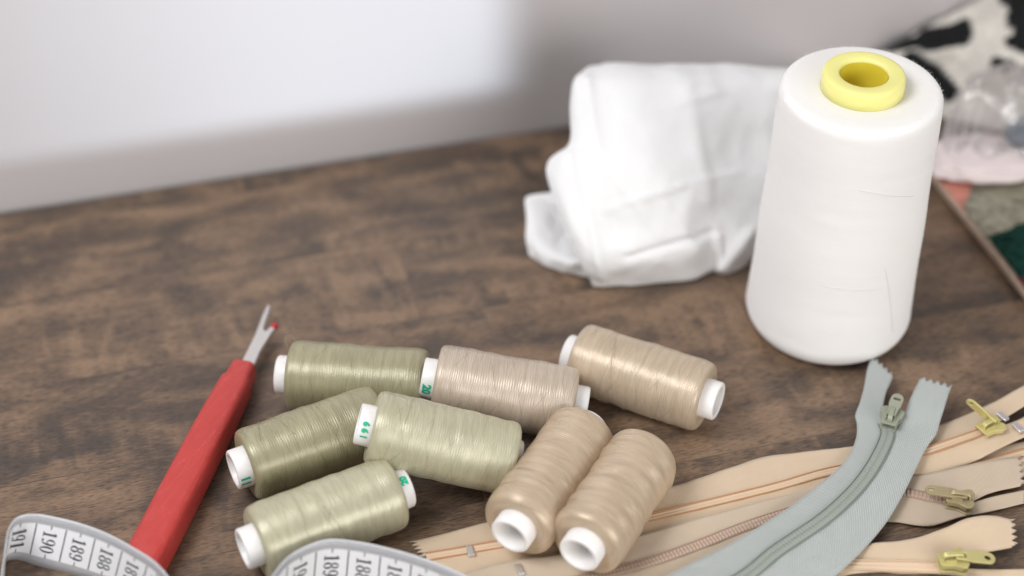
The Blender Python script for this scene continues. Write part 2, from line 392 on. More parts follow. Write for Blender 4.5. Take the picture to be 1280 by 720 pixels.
for (a0,a1,z0,z1) in ((-68,-50,4.6,1.4),(-95,-50,7.9,7.2),(-110,-70,3.9,3.75)):
    m=MB(); m.tube([Vector((cx+(coner(z0+(z1-z0)*i/12)+.008)*math.cos(R(a0+(a1-a0)*i/12)),cy+(coner(z0+(z1-z0)*i/12)+.008)*math.sin(R(a0+(a1-a0)*i/12)),z0+(z1-z0)*(i/12)**1.2)) for i in range(13)],.011,5)
    m.build('loose_strand',M['cone'],t)
m=MB(); m.lathe([(.78,H-1.2),(.78,H+.0),(.785,H+.47),(.82,H+.53),(.88,H+.555),(1.15,H+.57),(1.25,H+.56),(1.30,H+.53),(1.325,H+.47),(1.35,H-.12),(1.0,H-.14)],72,Matrix.Translation((cx,cy,0))@Matrix.Rotation(-PI/2,4,'Y'))
rg=m.build('core_ring',M['yellow'],t)
m=MB(); m.lathe([(.772,H+.44),(.772,H-1.0),(.78,.3),(1.1,.1)],48,Matrix.Translation((cx,cy,0))@Matrix.Rotation(-PI/2,4,'Y'))
m.build('core_tube',M['ochre'],t)

# ------------------------------------------------------------------ small spools
GR='small mini cops of thread scattered on the table'
def spool(label,a,dirp,z0,z1,mat,seed,rad=1.2,marks=None,lump=0.0,length=5.55,markend=0,roll=0,stray=2,tail=None,far=0):
    rnd=random.Random(seed)
    A=at(*a,z0); B=at(*dirp,z1); ax=(B-A); 
    ax=ax.normalized(); 
    # z at far end set by z1 over full length
    hx=Vector((ax.x,ax.y,0)).normalized(); dz=(z1-z0); ax=(hx*math.sqrt(max(.1,length**2-dz**2))+Vector((0,0,dz)))/length
    up=Vector((0,0,1)); b=up.cross(ax).normalized(); c=ax.cross(b)
    Mx=Matrix(((ax.x,b.x,c.x,A.x),(ax.y,b.y,c.y,A.y),(ax.z,b.z,c.z,A.z),(0,0,0,1)))@Matrix.Rotation(R(roll),4,'X')
    mid=A+ax*length/2
    t=thing('thread_spool',label,'thread spool',(mid.x,mid.y,0),GR)
    e=.42; L0=e; L1=length-e
    prof=[(.66,L0+.10)]
    for r,x in ((.80,.04),(.95,.02),(1.06,.035),(1.13,.08),(1.175,.16),(1.195,.30)): prof.append((r*rad/1.2,L0+x))
    x=.5
    while L0+x<L1-.5: prof.append((rad*(1+.012*math.sin(x*1.4+seed)+.008*math.sin(x*3.1+seed*2)),L0+x)); x+=.05
    for r,x in ((1.195,.30),(1.175,.16),(1.13,.08),(1.06,.035),(.95,.02),(.80,.04)): prof.append((r*rad/1.2,L1-x))
    prof.append((.66,L1-.10))
    sg=96; rows=[];uvs=[];L=0
    for i,(r,x) in enumerate(prof):
        if i: L+=math.hypot(r-prof[i-1][0],x-prof[i-1][1])
        row=[];uu=[]
        for k in range(sg+1):
            an=2*PI*(k%sg)/sg
            q=r
            if r>.9:
                s1=math.sin(2*PI*(x*1.25+an/(2*PI)*1)+seed); s2=math.sin(2*PI*(x*1.7-an/(2*PI)*2)+seed*3)
                q+=(.006+.022*lump)*s1+(.004+.014*lump)*s2+(.010+.03*lump)*fbm((x*1.1+seed,math.cos(an)*1.2,math.sin(an)*1.2),2)
            row.append(Mx@Vector((x,q*math.cos(an),q*math.sin(an)))); uu.append((k/sg,L+seed*.37))
        rows.append(row);uvs.append(uu)
    m=MB(); m.grid(rows,False,uvs); m.build('wound_thread',mat,t)
    m=MB(); ci=.50; LE=length-far
    m.lathe([(ci,LE-.02),(ci+.02,LE),(.62,LE),(.655,LE-.04),(.665,L1-.2),(.665,L0+.2),(.655,.04),(.62,0),(ci+.02,0),(ci,.02),(ci-.02,length/2),(ci,LE-.02)],56,Mx)
    co=m.build('core',M['core'],t)
    if marks:
        for txt,ang,endx,sz,rotq in marks:
            v,f=text_mesh(txt,sz,.02); rr=.668; vs=[]
            for (px,py) in v:
                # text line runs round the rim, letters' tops point outward along the axis
                xx,aa=(endx+py, px/rr) if rotq==0 else (endx-py,-px/rr)
                q=R(ang)+aa; vs.append(Mx@Vector((xx,rr*math.cos(q),rr*math.sin(q))))
            m=MB(); m.add(vs,f); m.build('size_mark',M['green'],co,smooth=False)
    # fine crossing strands that lie proud of the winding
    m=MB()
    for k in range(stray):
        x0=rnd.uniform(L0+.5,L1-1.5); a0=rnd.uniform(0,2*PI); sl=rnd.choice((-1,1))*rnd.uniform(.15,.8); n=14; span=rnd.uniform(1.2,2.4)
        m.tube([Mx@Vector((x0+sl*i/n,(rad*1.012+.008)*math.cos(a0+span*i/n),(rad*1.012+.008)*math.sin(a0+span*i/n))) for i in range(n+1)],.008,4)
    if tail: m.tube(cr([Mx@Vector(p) for p in tail],6),.009,5)
    m.build('loose_strand',mat,t)
    return t
OL=mat_thread('olive_thread',(.41,.375,.235),(.28,.25,.145)); OL2=mat_thread('pale_olive_thread',(.55,.52,.37),(.41,.38,.25))
TN=mat_thread('tan_thread',(.60,.48,.35),(.43,.33,.23)); TN2=mat_thread('warm_tan_thread',(.60,.47,.335),(.48,.36,.245)); PK=mat_thread('pinkish_tan_thread',(.60,.495,.395),(.43,.345,.265))
spool('olive green spool at the back beside the fork of the red seam ripper',(347,468),(530,481),1.2,1.2,OL,1,far=.38,tail=[(.5,.95,.75),(.28,.95,.95),(.18,.75,.95),(.3,.55,.75)],stray=4)
spool('pinkish tan spool lying between the back olive spool and the tan spool on the right',(528,471),(733,508),1.95,1.2,PK,2,marks=[('20',172,.21,.38,0),('0',195,5.36,.3,1)],stray=4)
spool('tan spool apart from the others, nearest the white thread cone',(708,441),(898,502),1.2,1.2,TN,3,stray=6)
spool('olive green spool in the middle left with the pale spool resting on it',(291,588),(455,531),1.2,1.2,OL,4,marks=[('11',178,.20,.40,0)],stray=6)
spool('pale green spool resting tilted on top of another olive spool',(447,529),(628,577),2.65,1.2,OL2,5,far=.25,marks=[('6 6 1',150,.23,.28,0)],stray=6)
spool('light olive spool at the front left, partly behind the measuring tape',(303,687),(497,613),1.2,1.2,OL2,6,marks=[('20',112,5.33,.30,1)],stray=3)
spool('warm tan spool on the peach zips, left one of the pair pointing at the viewer',(637,671),(735,535),1.3,1.25,TN2,7,stray=3,lump=.12)
spool('shiny tan spool on the peach zips, right one of the pair pointing at the viewer',(723,694),(810,564),1.35,1.2,TN2,8,length=5.3,far=.30,stray=3,lump=.45)

# ------------------------------------------------------------------ seam ripper
A=at(306,462,.55); B=at(180,705,.6); ax=(B-A); LEN=13.0; HK=((at(177,717,.6)-A).length)/11.6; ax.z=0; ax.normalize(); side=Vector((ax.y,-ax.x,0)); side=-side if side.x<0 else side
t=thing('seam_ripper','red handled seam ripper with a forked steel blade lying left of the spools','seam ripper',(A.x,A.y,0))
st=[(0,.50,.40),(.03,.56,.45),(.75,.60,.47),(.78,.61,.48),(.80,.68,.52),(.90,.72,.54),(3,.80,.56),(6,.84,.58),(8,.85,.58),(10.6,.84,.57),(11.3,.78,.54),(11.52,.64,.44),(11.6,.4,.28)]
rows=[]
for d,w,h in st:
    d=d if d<1 else .9+(d-.9)*(11.6*HK-.9)/10.7
    c=A+ax*d; c.z=.58; row=[]
    for k in range(40):
        a=2*PI*k/40; ca,sa=math.cos(a),math.sin(a); ex=.42
        row.append(c+side*(w*math.copysign(abs(ca)**ex,ca))*.755+Vector((0,0,h*math.copysign(abs(sa)**.62,sa))))
    rows.append(row)
m=MB(); m.grid(rows,True); m.f.append(list(range(40))); m.f.append([len(m.v)-40+k for k in range(40)])
m.build('handle',M['red'],t,mods=[BEV(.04,3)])
# small splines moulded in the handle
ol=[(299,459),(306.5,444),(314,429.5),(318.5,420),(322.5,409.7),(328.7,393.5),(334,383),(336.2,382),(337.8,384),(336,391.6),(332,402.5),(329.8,409),(329.6,413),(331.6,414.6),(334,413.3),(339.5,407.6),(344,410.6),(340,416),(336,422),(325,440),(315,464),(305,482),(290,474)]
o3=[at(x,y,.62) for x,y in ol]; zz=.56
me_v,me_f=plate([[ (p.x,p.y) for p in o3 ]],.13,Matrix.Translation((0,0,.60)),.03,2)
m=MB(); m.add(me_v,me_f); m.build('forked_blade',M['steel'],t,smooth=False)
m=MB(); m.ball(at(343.3,408,.62),.13); m.build('safety_bead',M['redball'],t)

# ------------------------------------------------------------------ measuring tapes
def ringq(cx,cy,ro,rio,a0=0,a1=360,n=20):
    v=[];f=[]
    for i in range(n+1):
        a=R(a0+(a1-a0)*i/n); v+=[(cx+ro[0]*math.cos(a),cy+ro[1]*math.sin(a)),(cx+rio[0]*math.cos(a),cy+rio[1]*math.sin(a))]
    for i in range(n): f.append((2*i,2*i+2,2*i+3,2*i+1))
    return v,f
def rectq(x0,x1,y0,y1): return [(x0,y0),(x1,y0),(x1,y1),(x0,y1)],[(0,1,2,3)]
def glyph(ch):
    # book-face numerals 1 high, 0.6 wide, thick sides and thin tops
    if ch=='1': return [rectq(-.085,.085,-.5,.5),rectq(-.22,.22,-.5,-.44),([(-.2,.34),(-.2,.30),(-.085,.36),(-.085,.5)],[(0,1,2,3)])]
    if ch=='0': return [ringq(0,0,(.29,.51),(.13,.46))]
    if ch=='8': return [ringq(0,-.23,(.29,.28),(.13,.22)),ringq(0,.25,(.25,.26),(.11,.21))]
    if ch=='9': return [ringq(0,.19,(.28,.32),(.13,.27)),ringq(-.04,.12,(.32,.63),(.17,.58),-95,20),ringq(-.16,-.42,(.09,.09),(0,0))]
    if ch=='6': return [ringq(0,-.19,(.28,.32),(.13,.27)),ringq(.04,-.12,(.32,.63),(.17,.58),85,200),ringq(.16,.42,(.09,.09),(0,0))]
    if ch=='7': return [rectq(-.26,.28,.36,.5),([(.28,.36),(.16,.36),(-.10,-.5),(.08,-.5)],[(0,1,2,3)]),rectq(-.26,-.21,.2,.36)]
    if ch=='5': return [rectq(-.2,.24,.38,.5),rectq(-.22,-.16,0,.5),ringq(-.04,-.17,(.30,.33),(.14,.28),-130,120)]
    return []
def number(txt,size):
    V=[];F=[]; w=.66*size
    for i,ch in enumerate(txt):
        for v,f in glyph(ch):
            b=len(V); V+=[(x*size+(i-(len(txt)-1)/2)*w,y*size) for x,y in v]; F+=[tuple(b+k for k in q) for q in f]
    return V,F
def tape(label,stations,val0,px0,zb,zt,nb=None):
    bot=cr([at(b[0],b[1],zb if len(b)<3 else b[2]) for b,_ in stations],12); top=cr([at(q[0],q[1],zt if len(q)<3 else q[2]) for _,q in stations],12)
    (bt,tp),ss=resample([bot,top],.05)
    # true width 2 cm: keep the bottom line, fix the distance
    tp=[b+(q-b).normalized()*2.0 for b,q in zip(bt,tp)]
    base=bt[len(bt)//2]; t=thing('measuring_tape',label,'tape measure',(base.x,base.y,0),'looped measuring tapes')
    W=8; rows=[];uvs=[]
    for s,b,q in zip(ss,bt,tp):
        rows.append([b.lerp(q,j/W) for j in range(W+1)]); uvs.append([(s,2*j/W) for j in range(W+1)])
    m=MB(); m.grid(rows,False,uvs); m.build('tape_band',M['tape'],t,mods=[SOL(.028)])
    # coordinate map on the side that faces the camera
    def pos(s,v,lift=.022):
        f=max(0,min(len(ss)-1.001,s/ss[-1]*(len(ss)-1))); i=int(f); g=f-i
        b=bt[i].lerp(bt[i+1],g); q=tp[i].lerp(tp[i+1],g); tg=(bt[i+1]-bt[i]); n=tg.cross(q-b).normalized()
        p=b.lerp(q,v/2)
        if n.dot(CAMP-p)<0: n=-n
        return p+n*lift
    # s of the first number: where a centre-line point projects closest to px0
    def proj(p):
        d=p-CAMP; f=Vector((0,math.cos(TH),-math.sin(TH))); uu=Vector((0,math.sin(TH),math.cos(TH)))
        return 640+FPX*d.x/d.dot(f), 360-FPX*d.dot(uu)/d.dot(f)
    s0=min(ss[len(ss)//6:],key=lambda s:abs(proj(pos(s,1))[0]-px0[0])+.6*abs(proj(pos(s,1))[1]-px0[1]))
    m=MB(); m2=MB()
    def quad(mm,s_,w,v0,v1):
        n=6; 
        for i in range(n):
            a=v0+(v1-v0)*i/n; b_=v0+(v1-v0)*(i+1)/n
            mm.add([pos(s_-w/2,a),pos(s_+w/2,a),pos(s_+w/2,b_),pos(s_-w/2,b_)],[(0,1,2,3)])
    k=-4
    while True:
        s=s0+k
        if s>ss[-1]-.6: break
        if s>.6:
            val=val0-k
            v,f=number(str(val),.46)
            # text reads downwards: baseline runs from the far edge to the near edge
            m.add([pos(s+y*1.0,1.0-x*.98) for x,y in v],f)
            quad(m,s+.5,.035,.37,1.63); quad(m,s,.03,1.5,1.66); quad(m,s,.03,.34,.5)
            for j in range(20):
                q=s+j*.05
                if q<ss[-1]-.1:
                    quad(m2,q,.013,1.66,1.97); quad(m2,q,.013,.03,.34)
        k+=1
    m.build('printed_numerals',M['ink'],t,smooth=False); m2.build('millimetre_ticks',M['inkgrey'],t,smooth=False)
    return t
tape('white measuring tape at the bottom left corner crossing the red handle, showing 191 to 187',[((-8,850),(-2,800)),((-2,795),(2,748)),((-1,752),(5,706)),((1,718),(9,668)),((7,703),(17,650)),((17,699),(28,643)),((30,701),(42,641)),((45,706),(60,642)),((80,715),(95,650)),((115,725),(130,663)),((150,737),(165,682)),((183,756),(197,704)),((208,786),(217,733)),((222,830),(229,775)),((228,880),(234,825))],191,(22,677),0,1.95)
tape('white measuring tape curling in front of the front left olive spool, showing 190 and 189',[((325,860),(326,800)),((331,800),(333,738)),((341,772),(346,712)),((362,752),(368,690)),((400,739),(406,674)),((440,741),(446,676)),((490,752),(496,687)),((540,768),(545,703)),((590,790),(595,726)),((640,818),(645,758)),((700,860),(702,800))],190,(374,710),.02,2.0)
# another turn of the first tape peeps in at the frame's left edge
# ------------------------------------------------------------------ zips
def slider(tape_mat,mat,c,dirpx,z,parent,pull,tilt=0,scale=1.0,hole='slot',plen=1.05,pw=.36,roll=0):
    """c = pixel of the slider's centre, dirpx = pixel it points to (open side)"""
    o=at(*c,z); d=at(*dirpx,z)-o; d.z=0; d.normalize(); x=Vector((d.y,-d.x,0))
    Mx=Matrix(((x.x,d.x,0,o.x),(x.y,d.y,0,o.y),(0,0,1,z),(0,0,0,1)))@Matrix.Scale(scale,4)
    half=[(-.22,-.46),(-.27,-.40),(-.29,-.05),(-.42,.22),(-.40,.34),(-.24,.44),(-.10,.40),(0,.22),(.10,.40),(.24,.44),(.40,.34),(.42,.22),(.29,-.05),(.27,-.40),(.22,-.46)]
    m=MB(); v,f=plate([half],.07,Mx@Matrix.Translation((0,0,.17)),.02,2); m.add(v,f)
    v,f=plate([half],.07,Mx@Matrix.Translation((0,0,-.12)),.02,2); m.add(v,f)
    # side flanges
    for s in(-1,1):
        for (a,b) in (((s*.25,-.42),(s*.27,-.05)),((s*.27,-.05),(s*.38,.2))):
            mid=((a[0]+b[0])/2,(a[1]+b[1])/2); l=math.hypot(b[0]-a[0],b[1]-a[1]); an=math.atan2(b[1]-a[1],b[0]-a[0])
            m.box((0,0,0),(l,.05,.13),Mx@Matrix.Translation((mid[0],mid[1],.10))@Matrix.Rotation(an,4,'Z'))
    m.box((0,.33,.02),(.10,.16,.26),Mx)
    # bridge the pull swings on
    br=[(0,-.34,.18),(0,-.33,.30),(0,-.24,.38),(0,.0,.40),(0,.2,.38),(0,.27,.30),(0,.28,.18)]
    for sx in (-.045,.0,.045): m.tube([Mx@Vector((sx,p[1],p[2])) for p in cr(br,4)],.045*scale,8)
    # two raised cheeks either side of it
    for s in (-1,1): m.box((s*.15,-.12,.235),(.05,.34,.07),Mx)
    sl=m.build('slider',mat,parent,mods=[BEV(.012,2)])
    for p in sl.data.polygons: p.use_smooth=False
    # pull: local frame starts at the pivot, +Y outwards
    L=plen; w=pw/2
    out=[(-w*.72,-.08),(-w*.8,.25)]+[(-w,.42),(-w,L-w)]+arc(0,L-w,w,180,0,10)+[(w,.42),(w*.8,.25),(w*.72,-.08)]
    holes=[[(-w*.40,.0),(w*.40,.0),(w*.40,.26),(-w*.40,.26)][::-1]]
    if hole=='slot': holes.append([(-w*.55,L-.30),(w*.55,L-.30),(w*.55,L-.20),(-w*.55,L-.20)][::-1])
    else: holes.append(circ(0,L-w*1.05,w*.45,14))
    piv=pull
    Mp=Mx@Matrix.Translation((0,piv[0],.33))@Matrix.Rotation(R(piv[1]),4,'Z')@Matrix.Rotation(R(tilt),4,'X')@Matrix.Rotation(R(roll),4,'Y')
    v,f=plate([out]+holes,.075,Mp,.018,2); m=MB(); m.add(v,f); m.build('pull_tab',mat,sl,smooth=False)
    return sl
def zipper(label,st,mats,kind,sl=None,ends=(1,1),split=None,coilw=.24,stops=None,zipz=None,coils=None,tear=None,wav=.0,seed=0):
    """st: list of (L,C,R) stations, each (px,py,z).  split: station fraction beyond which the halves part"""
    L=cr([at(*s[0]) for s in st],10); Cc=cr([at(*s[1]) for s in st],10); Rr=cr([at(*s[2]) for s in st],10)
    C2=cr([at(*(s[3] if len(s)>3 else s[1])) for s in st],10)
    (L,Cc,Rr,C2),ss=resample([L,Cc,Rr,C2],.06)
    n=len(ss); base=Cc[n//2]; t=thing('zip',label,'zip',(base.x,base.y,0),'zips piled at the front right')
    W=9; tapem,coilm,linem=mats
    cl=[]; 
    for sgn,E,CC in ((0,L,Cc),(1,Rr,C2)):
        rows=[];uvs=[]
        for i in range(n):
            s=ss[i]; off=0
            dd=(E[i]-CC[i]).normalized()
            gap=.03
            tg=(CC[min(i+1,n-1)]-CC[max(i-1,0)]).normalized()
            row=[];uu=[]
            wd_=(E[i]-CC[i]).length
            for j in range(W+1):
                f=j/W; p=(CC[i]+dd*gap).lerp(E[i],f)
                p=p+Vector((0,0,1))*(wav*(f**1.5)*noise.noise(Vector((s*.45+seed,sgn*5,f*.7)))+.018*noise.noise(Vector((s*1.7,sgn*3+f*2,seed))))
                if (i==0 and ends[0]) or (i==n-1 and ends[1]):
                    k=(.15 if j%2 else -.08)*(1 if i else -1); p=p+tg*k
                row.append(p); uu.append((s,f*wd_+sgn*5))
            rows.append(row);uvs.append(uu)
        m=MB(); m.grid(rows,False,uvs); m.build('fabric_tape',tapem,t,mods=[SOL(.045)])
    i1=n if split is None else min(range(n),key=lambda i:(Cc[i]-at(*st[split][1])).length)
    up=Vector((0,0,1)); w=coilw
    def frame(i):
        tg=(Cc[min(i+1,n-1)]-Cc[max(i-1,0)]).normalized(); a=(Rr[i]-L[i]); a=(a-tg*a.dot(tg)).normalized(); nn=tg.cross(a); nn=nn if nn.z>0 else -nn
        return tg,a,nn
    # resample finer for the coil
    (Cf,Lf,Rf),sf=resample([Cc[:i1],L[:i1],Rr[:i1]],.03)
    m=MB(); rows=[]
    nf=len(sf)
    for i in range(nf):
        tg=(Cf[min(i+1,nf-1)]-Cf[max(i-1,0)]).normalized(); a=(Rf[i]-Lf[i]); a=(a-tg*a.dot(tg)).normalized(); nn=tg.cross(a); nn=nn if nn.z>0 else -nn
        h={'flat':.035,'coil':.075,'teeth':.04}[kind]+(.022 if (i//2)%2 else 0)*(1 if kind!='flat' else .25)
        row=[]
        for (q,hh) in ((-1,.0),(-.92,.7),(-.55,1),(-.12,.9),(0,.55),(.12,.9),(.55,1),(.92,.7),(1,.0)):
            row.append(Cf[i]+a*q*w+nn*(.02+h*hh))
        rows.append(row)
    m.grid(rows); m.build('coil',coilm,t,smooth=(kind!='teeth'))
    m=MB()
    for sg in (-1,1):
        pts=[]
        for i in range(0,i1):
            tg,a,nn=frame(i); pts.append(Cc[i]+a*sg*(w+.02)+nn*.045)
        m.tube(pts,.022 if kind!='flat' else .024,6)
        if kind=='teeth':
            for i in range(0,i1,2):
                tg,a,nn=frame(i); 
                if sg>0: m.tube([Cc[i]-a*(w+.02)+nn*.045,Cc[i]-a*(w*.5)+nn*.075,Cc[i]+a*(w*.5)+nn*.075,Cc[i]+a*(w+.02)+nn*.045],.02,5)
    m.build('stitching',linem,t)
    if stops:
        for (c,dr,z) in stops:
            o=at(*c,z); d=at(*dr,z)-o; d.z=0; d.normalize(); x=Vector((d.y,-d.x,0))
            Mx=Matrix(((x.x,d.x,0,o.x),(x.y,d.y,0,o.y),(0,0,1,z),(0,0,0,1)))
            m=MB(); m.box((0,0,.05),(.42,.22,.12),Mx); m.build('metal_stop',M['alu'],t,smooth=False,mods=[BEV(.03,3)])
    return t
PE=mat_twill('peach_zip_fabric',(.76,.575,.395),(.83,.65,.47),fr=13); TA=mat_twill('tan_zip_fabric',(.65,.51,.375),(.73,.60,.455),fr=13)
GY=mat_twill('blue_grey_zip_fabric',(.465,.495,.472),(.54,.57,.548),fr=9,rough=.6,sheen=.4)
GYC=simple('grey_green_coil',(.30,.33,.29),.5); PEC=simple('peach_coil',(.70,.52,.36),.6); PKC=simple('pinkish_teeth',(.53,.40,.31),.5)
OR=simple('orange_stitching',(.52,.25,.11),.7); GYL=simple('grey_stitching',(.22,.25,.22),.7); PKL=simple('rose_stitching',(.42,.285,.215),.7)
PEC2=simple('salmon_coil',(.70,.52,.36),.65)

# peach zip at the back of the pile
z=zipper('long peach zip at the back of the pile, its gold slider standing upright pull',[
 ((517,676,.04),(533,697,.06),(552,722,.04)),((560,666,.04),(575,690,.06),(592,720,.04)),((605,655,.04),(620,682,.06),(640,710,.04)),((700,635,.04),(712,668,.06),(730,700,.04)),
 ((780,620,.04),(790,653,.06),(805,685,.05)),((845,607,.04),(853,638,.07),(865,668,.05)),((900,590,.05),(915,623,.08),(930,653,.06)),((955,571,.10),(975,608,.10),(990,640,.08)),
 ((1005,565,.25),(1030,592,.16),(1045,625,.08)),((1065,558,.30),(1090,580,.25),(1100,612,.1)),((1130,545,.25),(1145,568,.35),(1158,596,.12)),((1180,530,.20),(1195,552,.40),(1210,580,.2)),
 ((1215,516,.20),(1232,538,.42),(1250,560,.38)),((1245,502,.35),(1262,520,.45),(1283,545,.45),(1266,527,.45)),((1280,482,.6),(1294,500,.5),(1312,536,.5),(1300,512,.45)),((1320,462,.6),(1331,478,.4),(1350,522,.3),(1339,496,.4))],
 (PE,PEC2,OR),'flat',split=12,coilw=.13,ends=(1,1),stops=[((588,690),(600,688),.10),((1253,522),(1265,516),.55),((1272,536),(1284,531),.55)],wav=.05,seed=1)
slider(None,M['gold'],(1237,536),(1262,524),.50,z,(.05,128),tilt=35,plen=1.15,hole='round',roll=72)
# tan zip in the middle
z=zipper('pinkish tan zip in the middle of the pile with a dull antique gold slider',[
 ((570,722,.10),(560,750,.10),(575,790,.06)),((600,712,.12),(605,745,.10),(615,785,.06)),((650,699,.19),(655,735,.12),(665,775,.06)),((700,690,.19),(715,728,.12),(730,765,.06)),((780,672,.19),(795,709,.12),(815,745,.06)),((850,655,.19),(868,684,.12),(890,716,.06)),((920,636,.19),(935,658,.12),(960,682,.08)),
 ((990,618,.14),(1005,636,.12),(1030,664,.08)),((1060,600,.14),(1075,622,.12),(1085,652,.1)),((1130,596,.15),(1130,617,.16),(1118,652,.12)),((1165,592,.2),(1168,624,.2),(1160,657,.2)),((1205,583,.25),(1208,629,.22),(1202,645,.3)),((1240,575,.25),(1238,617,.22),(1240,638,.2),(1238,621,.22)),((1274,570,.2),(1278,608,.22),(1280,629,.15),(1281,612,.22))],
 (TA,PKC,PKL),'teeth',split=11,coilw=.15,ends=(1,1),stops=[((650,714),(665,710),.16)],wav=.07,seed=5)
slider(None,M['antique'],(1200,627),(1225,631),.42,z,(.1,175),tilt=-6,plen=1.25,hole='round',pw=.40)
# narrow peach zip behind the tan one on the right
z=zipper('short strip of peach zip poking out between the tan zip and the one behind it',[
 ((1140,588,.07),(1150,600,.08),(1160,620,.06)),((1190,576,.07),(1200,590,.08),(1205,610,.06)),((1235,562,.07),(1245,577,.08),(1250,600,.06)),((1280,552,.07),(1288,565,.08),(1292,590,.06)),((1330,540,.05),(1335,556,.06),(1340,580,.05))],
 (PE,PEC2,OR),'flat',coilw=.14,wav=.03,seed=8)
# front peach zip
z=zipper('peach zip nearest the viewer with a bright gold slider and a rippled far edge',[
 ((930,706,.08),(930,722,.08),(930,740,.05)),((985,700,.1),(990,716,.09),(990,734,.05)),((1040,692,.12),(1045,707,.10),(1045,722,.05)),((1085,682,.22),(1090,707,.12),(1090,715,.05)),((1130,674,.5),(1135,708,.14),(1135,716,.05)),((1180,659,.72),(1182,708,.16),(1182,717,.06)),((1210,647,.8),(1212,694,.35),(1212,720,.08),(1212,710,.12)),((1240,644,.8),(1242,690,.35),(1244,721,.08),(1242,711,.1)),((1264,650,.6),(1267,685,.35),(1290,722,.1),(1290,711,.1))],
 (PE,PEC,PEC2),'flat',split=5,coilw=.15,ends=(1,1),wav=.22,seed=11)
slider(None,M['gold'],(1191,703),(1211,702),.42,z,(.1,-4),tilt=-8,plen=1.18,hole='round',pw=.46)
# blue-grey zip on top
z=zipper('blue grey zip lying across the top of the pile, its two cut ends spread apart',[
 ((760,770,.2),(800,800,.25),(850,840,.2)),((820,728,.25),(865,760,.3),(910,800,.25)),((868,702,.30),(933,720,.36),(985,757,.3)),((925,673,.35),(970,690,.42),(1042,721,.35)),((983,637,.40),(1022,655,.48),(1079,687,.4)),((1015,613,.42),(1050,632,.52),(1108,653,.42)),((1040,593,.45),(1075,606,.55),(1129,618,.5)),((1060,572,.45),(1095,577,.56),(1144,588,.55)),((1070,548,.45),(1109,546,.56),(1158,560,.6)),((1071,530,.45),(1106,529,.56),(1170,543,.65),(1120,532,.56)),
 ((1069,519,.55),(1104,515,.6),(1175,527,.7),(1127,520,.65)),((1075,503,.6),(1106,502,.6),(1180,511,.78),(1133,507,.76)),((1080,484,.56),(1109,490,.56),(1184,498,.82),(1140,491,.82)),((1084,462,.46),(1113,481,.5),(1187,489,.85),(1146,479,.86)),((1090,446,.42),(1117,472,.46),(1189,484,.86),(1149,473,.86))],
 (GY,GYC,GYL),'coil',split=9,coilw=.21,ends=(0,1),wav=.0,seed=3)
slider(None,M['enamel'],(1113,524),(1119,505),.74,z,(-.05,-4),tilt=8,plen=.92,pw=.44,scale=.95)

# ------------------------------------------------------------------ white cloth bundle
def sheet(name,rowsp,parent,mat,nu=7,nv=7,th=.12,amp=.10,sc=.5,seed=0,creases=None,crump=0.0):
    tr=[cr([at(*p) for p in r],nu) for r in rowsp]
    rows=[cr([tr[k][i] for k in range(len(tr))],nv) for i in range(len(tr[0]))]
    out=[]; H_=len(rows);W_=len(rows[0])
    for i in range(H_):
        ro=[]
        for j in range(W_):
            p=rows[i][j]; a=rows[min(i+1,H_-1)][j]-rows[max(i-1,0)][j]; b=rows[i][min(j+1,W_-1)]-rows[i][max(j-1,0)]
            n=a.cross(b); n=n.normalized() if n.length>1e-6 else Vector((0,0,1))
            if n.dot(CAMP-p)<0: n=-n
            h=amp*fbm((p.x*sc+seed,p.y*sc,p.z*sc),3)
            r_=1-abs(noise.noise(Vector((p.x*sc*.9+seed*2,p.z*sc*.9+3,p.y*sc*.5)))*2); h+=amp*.9*max(0,r_)**4+crump*(.5-abs(noise.noise(Vector((p.x*.33+seed*3,p.z*.33,p.y*.25+p.x*.12)))*2.4))+crump*.45*(.5-abs(noise.noise(Vector((p.x*.8+p.z*.35,p.z*.7-p.x*.3,seed*5.)))*2.4))
            for (x0,y0,x1,y1,w,d) in (creases or []):
                P0=at(x0,y0,p.z);P1=at(x1,y1,p.z); dd=P1-P0; tt=max(0,min(1,(p-P0).dot(dd)/dd.dot(dd))); q=(p-(P0+dd*tt)).length
                h+=d*math.exp(-(q/w)**2)
            q=p+n*h; q.z=max(q.z,.05); ro.append(q)
        out.append(ro)
    m=MB(); m.grid(out); return m.build(name,mat,parent,mods=[SOL(th),SUB(1)])
t=thing('folded_cloth','bunched bundle of white cotton cloth left of the thread cone','cloth',tuple(at(820,300,0)))
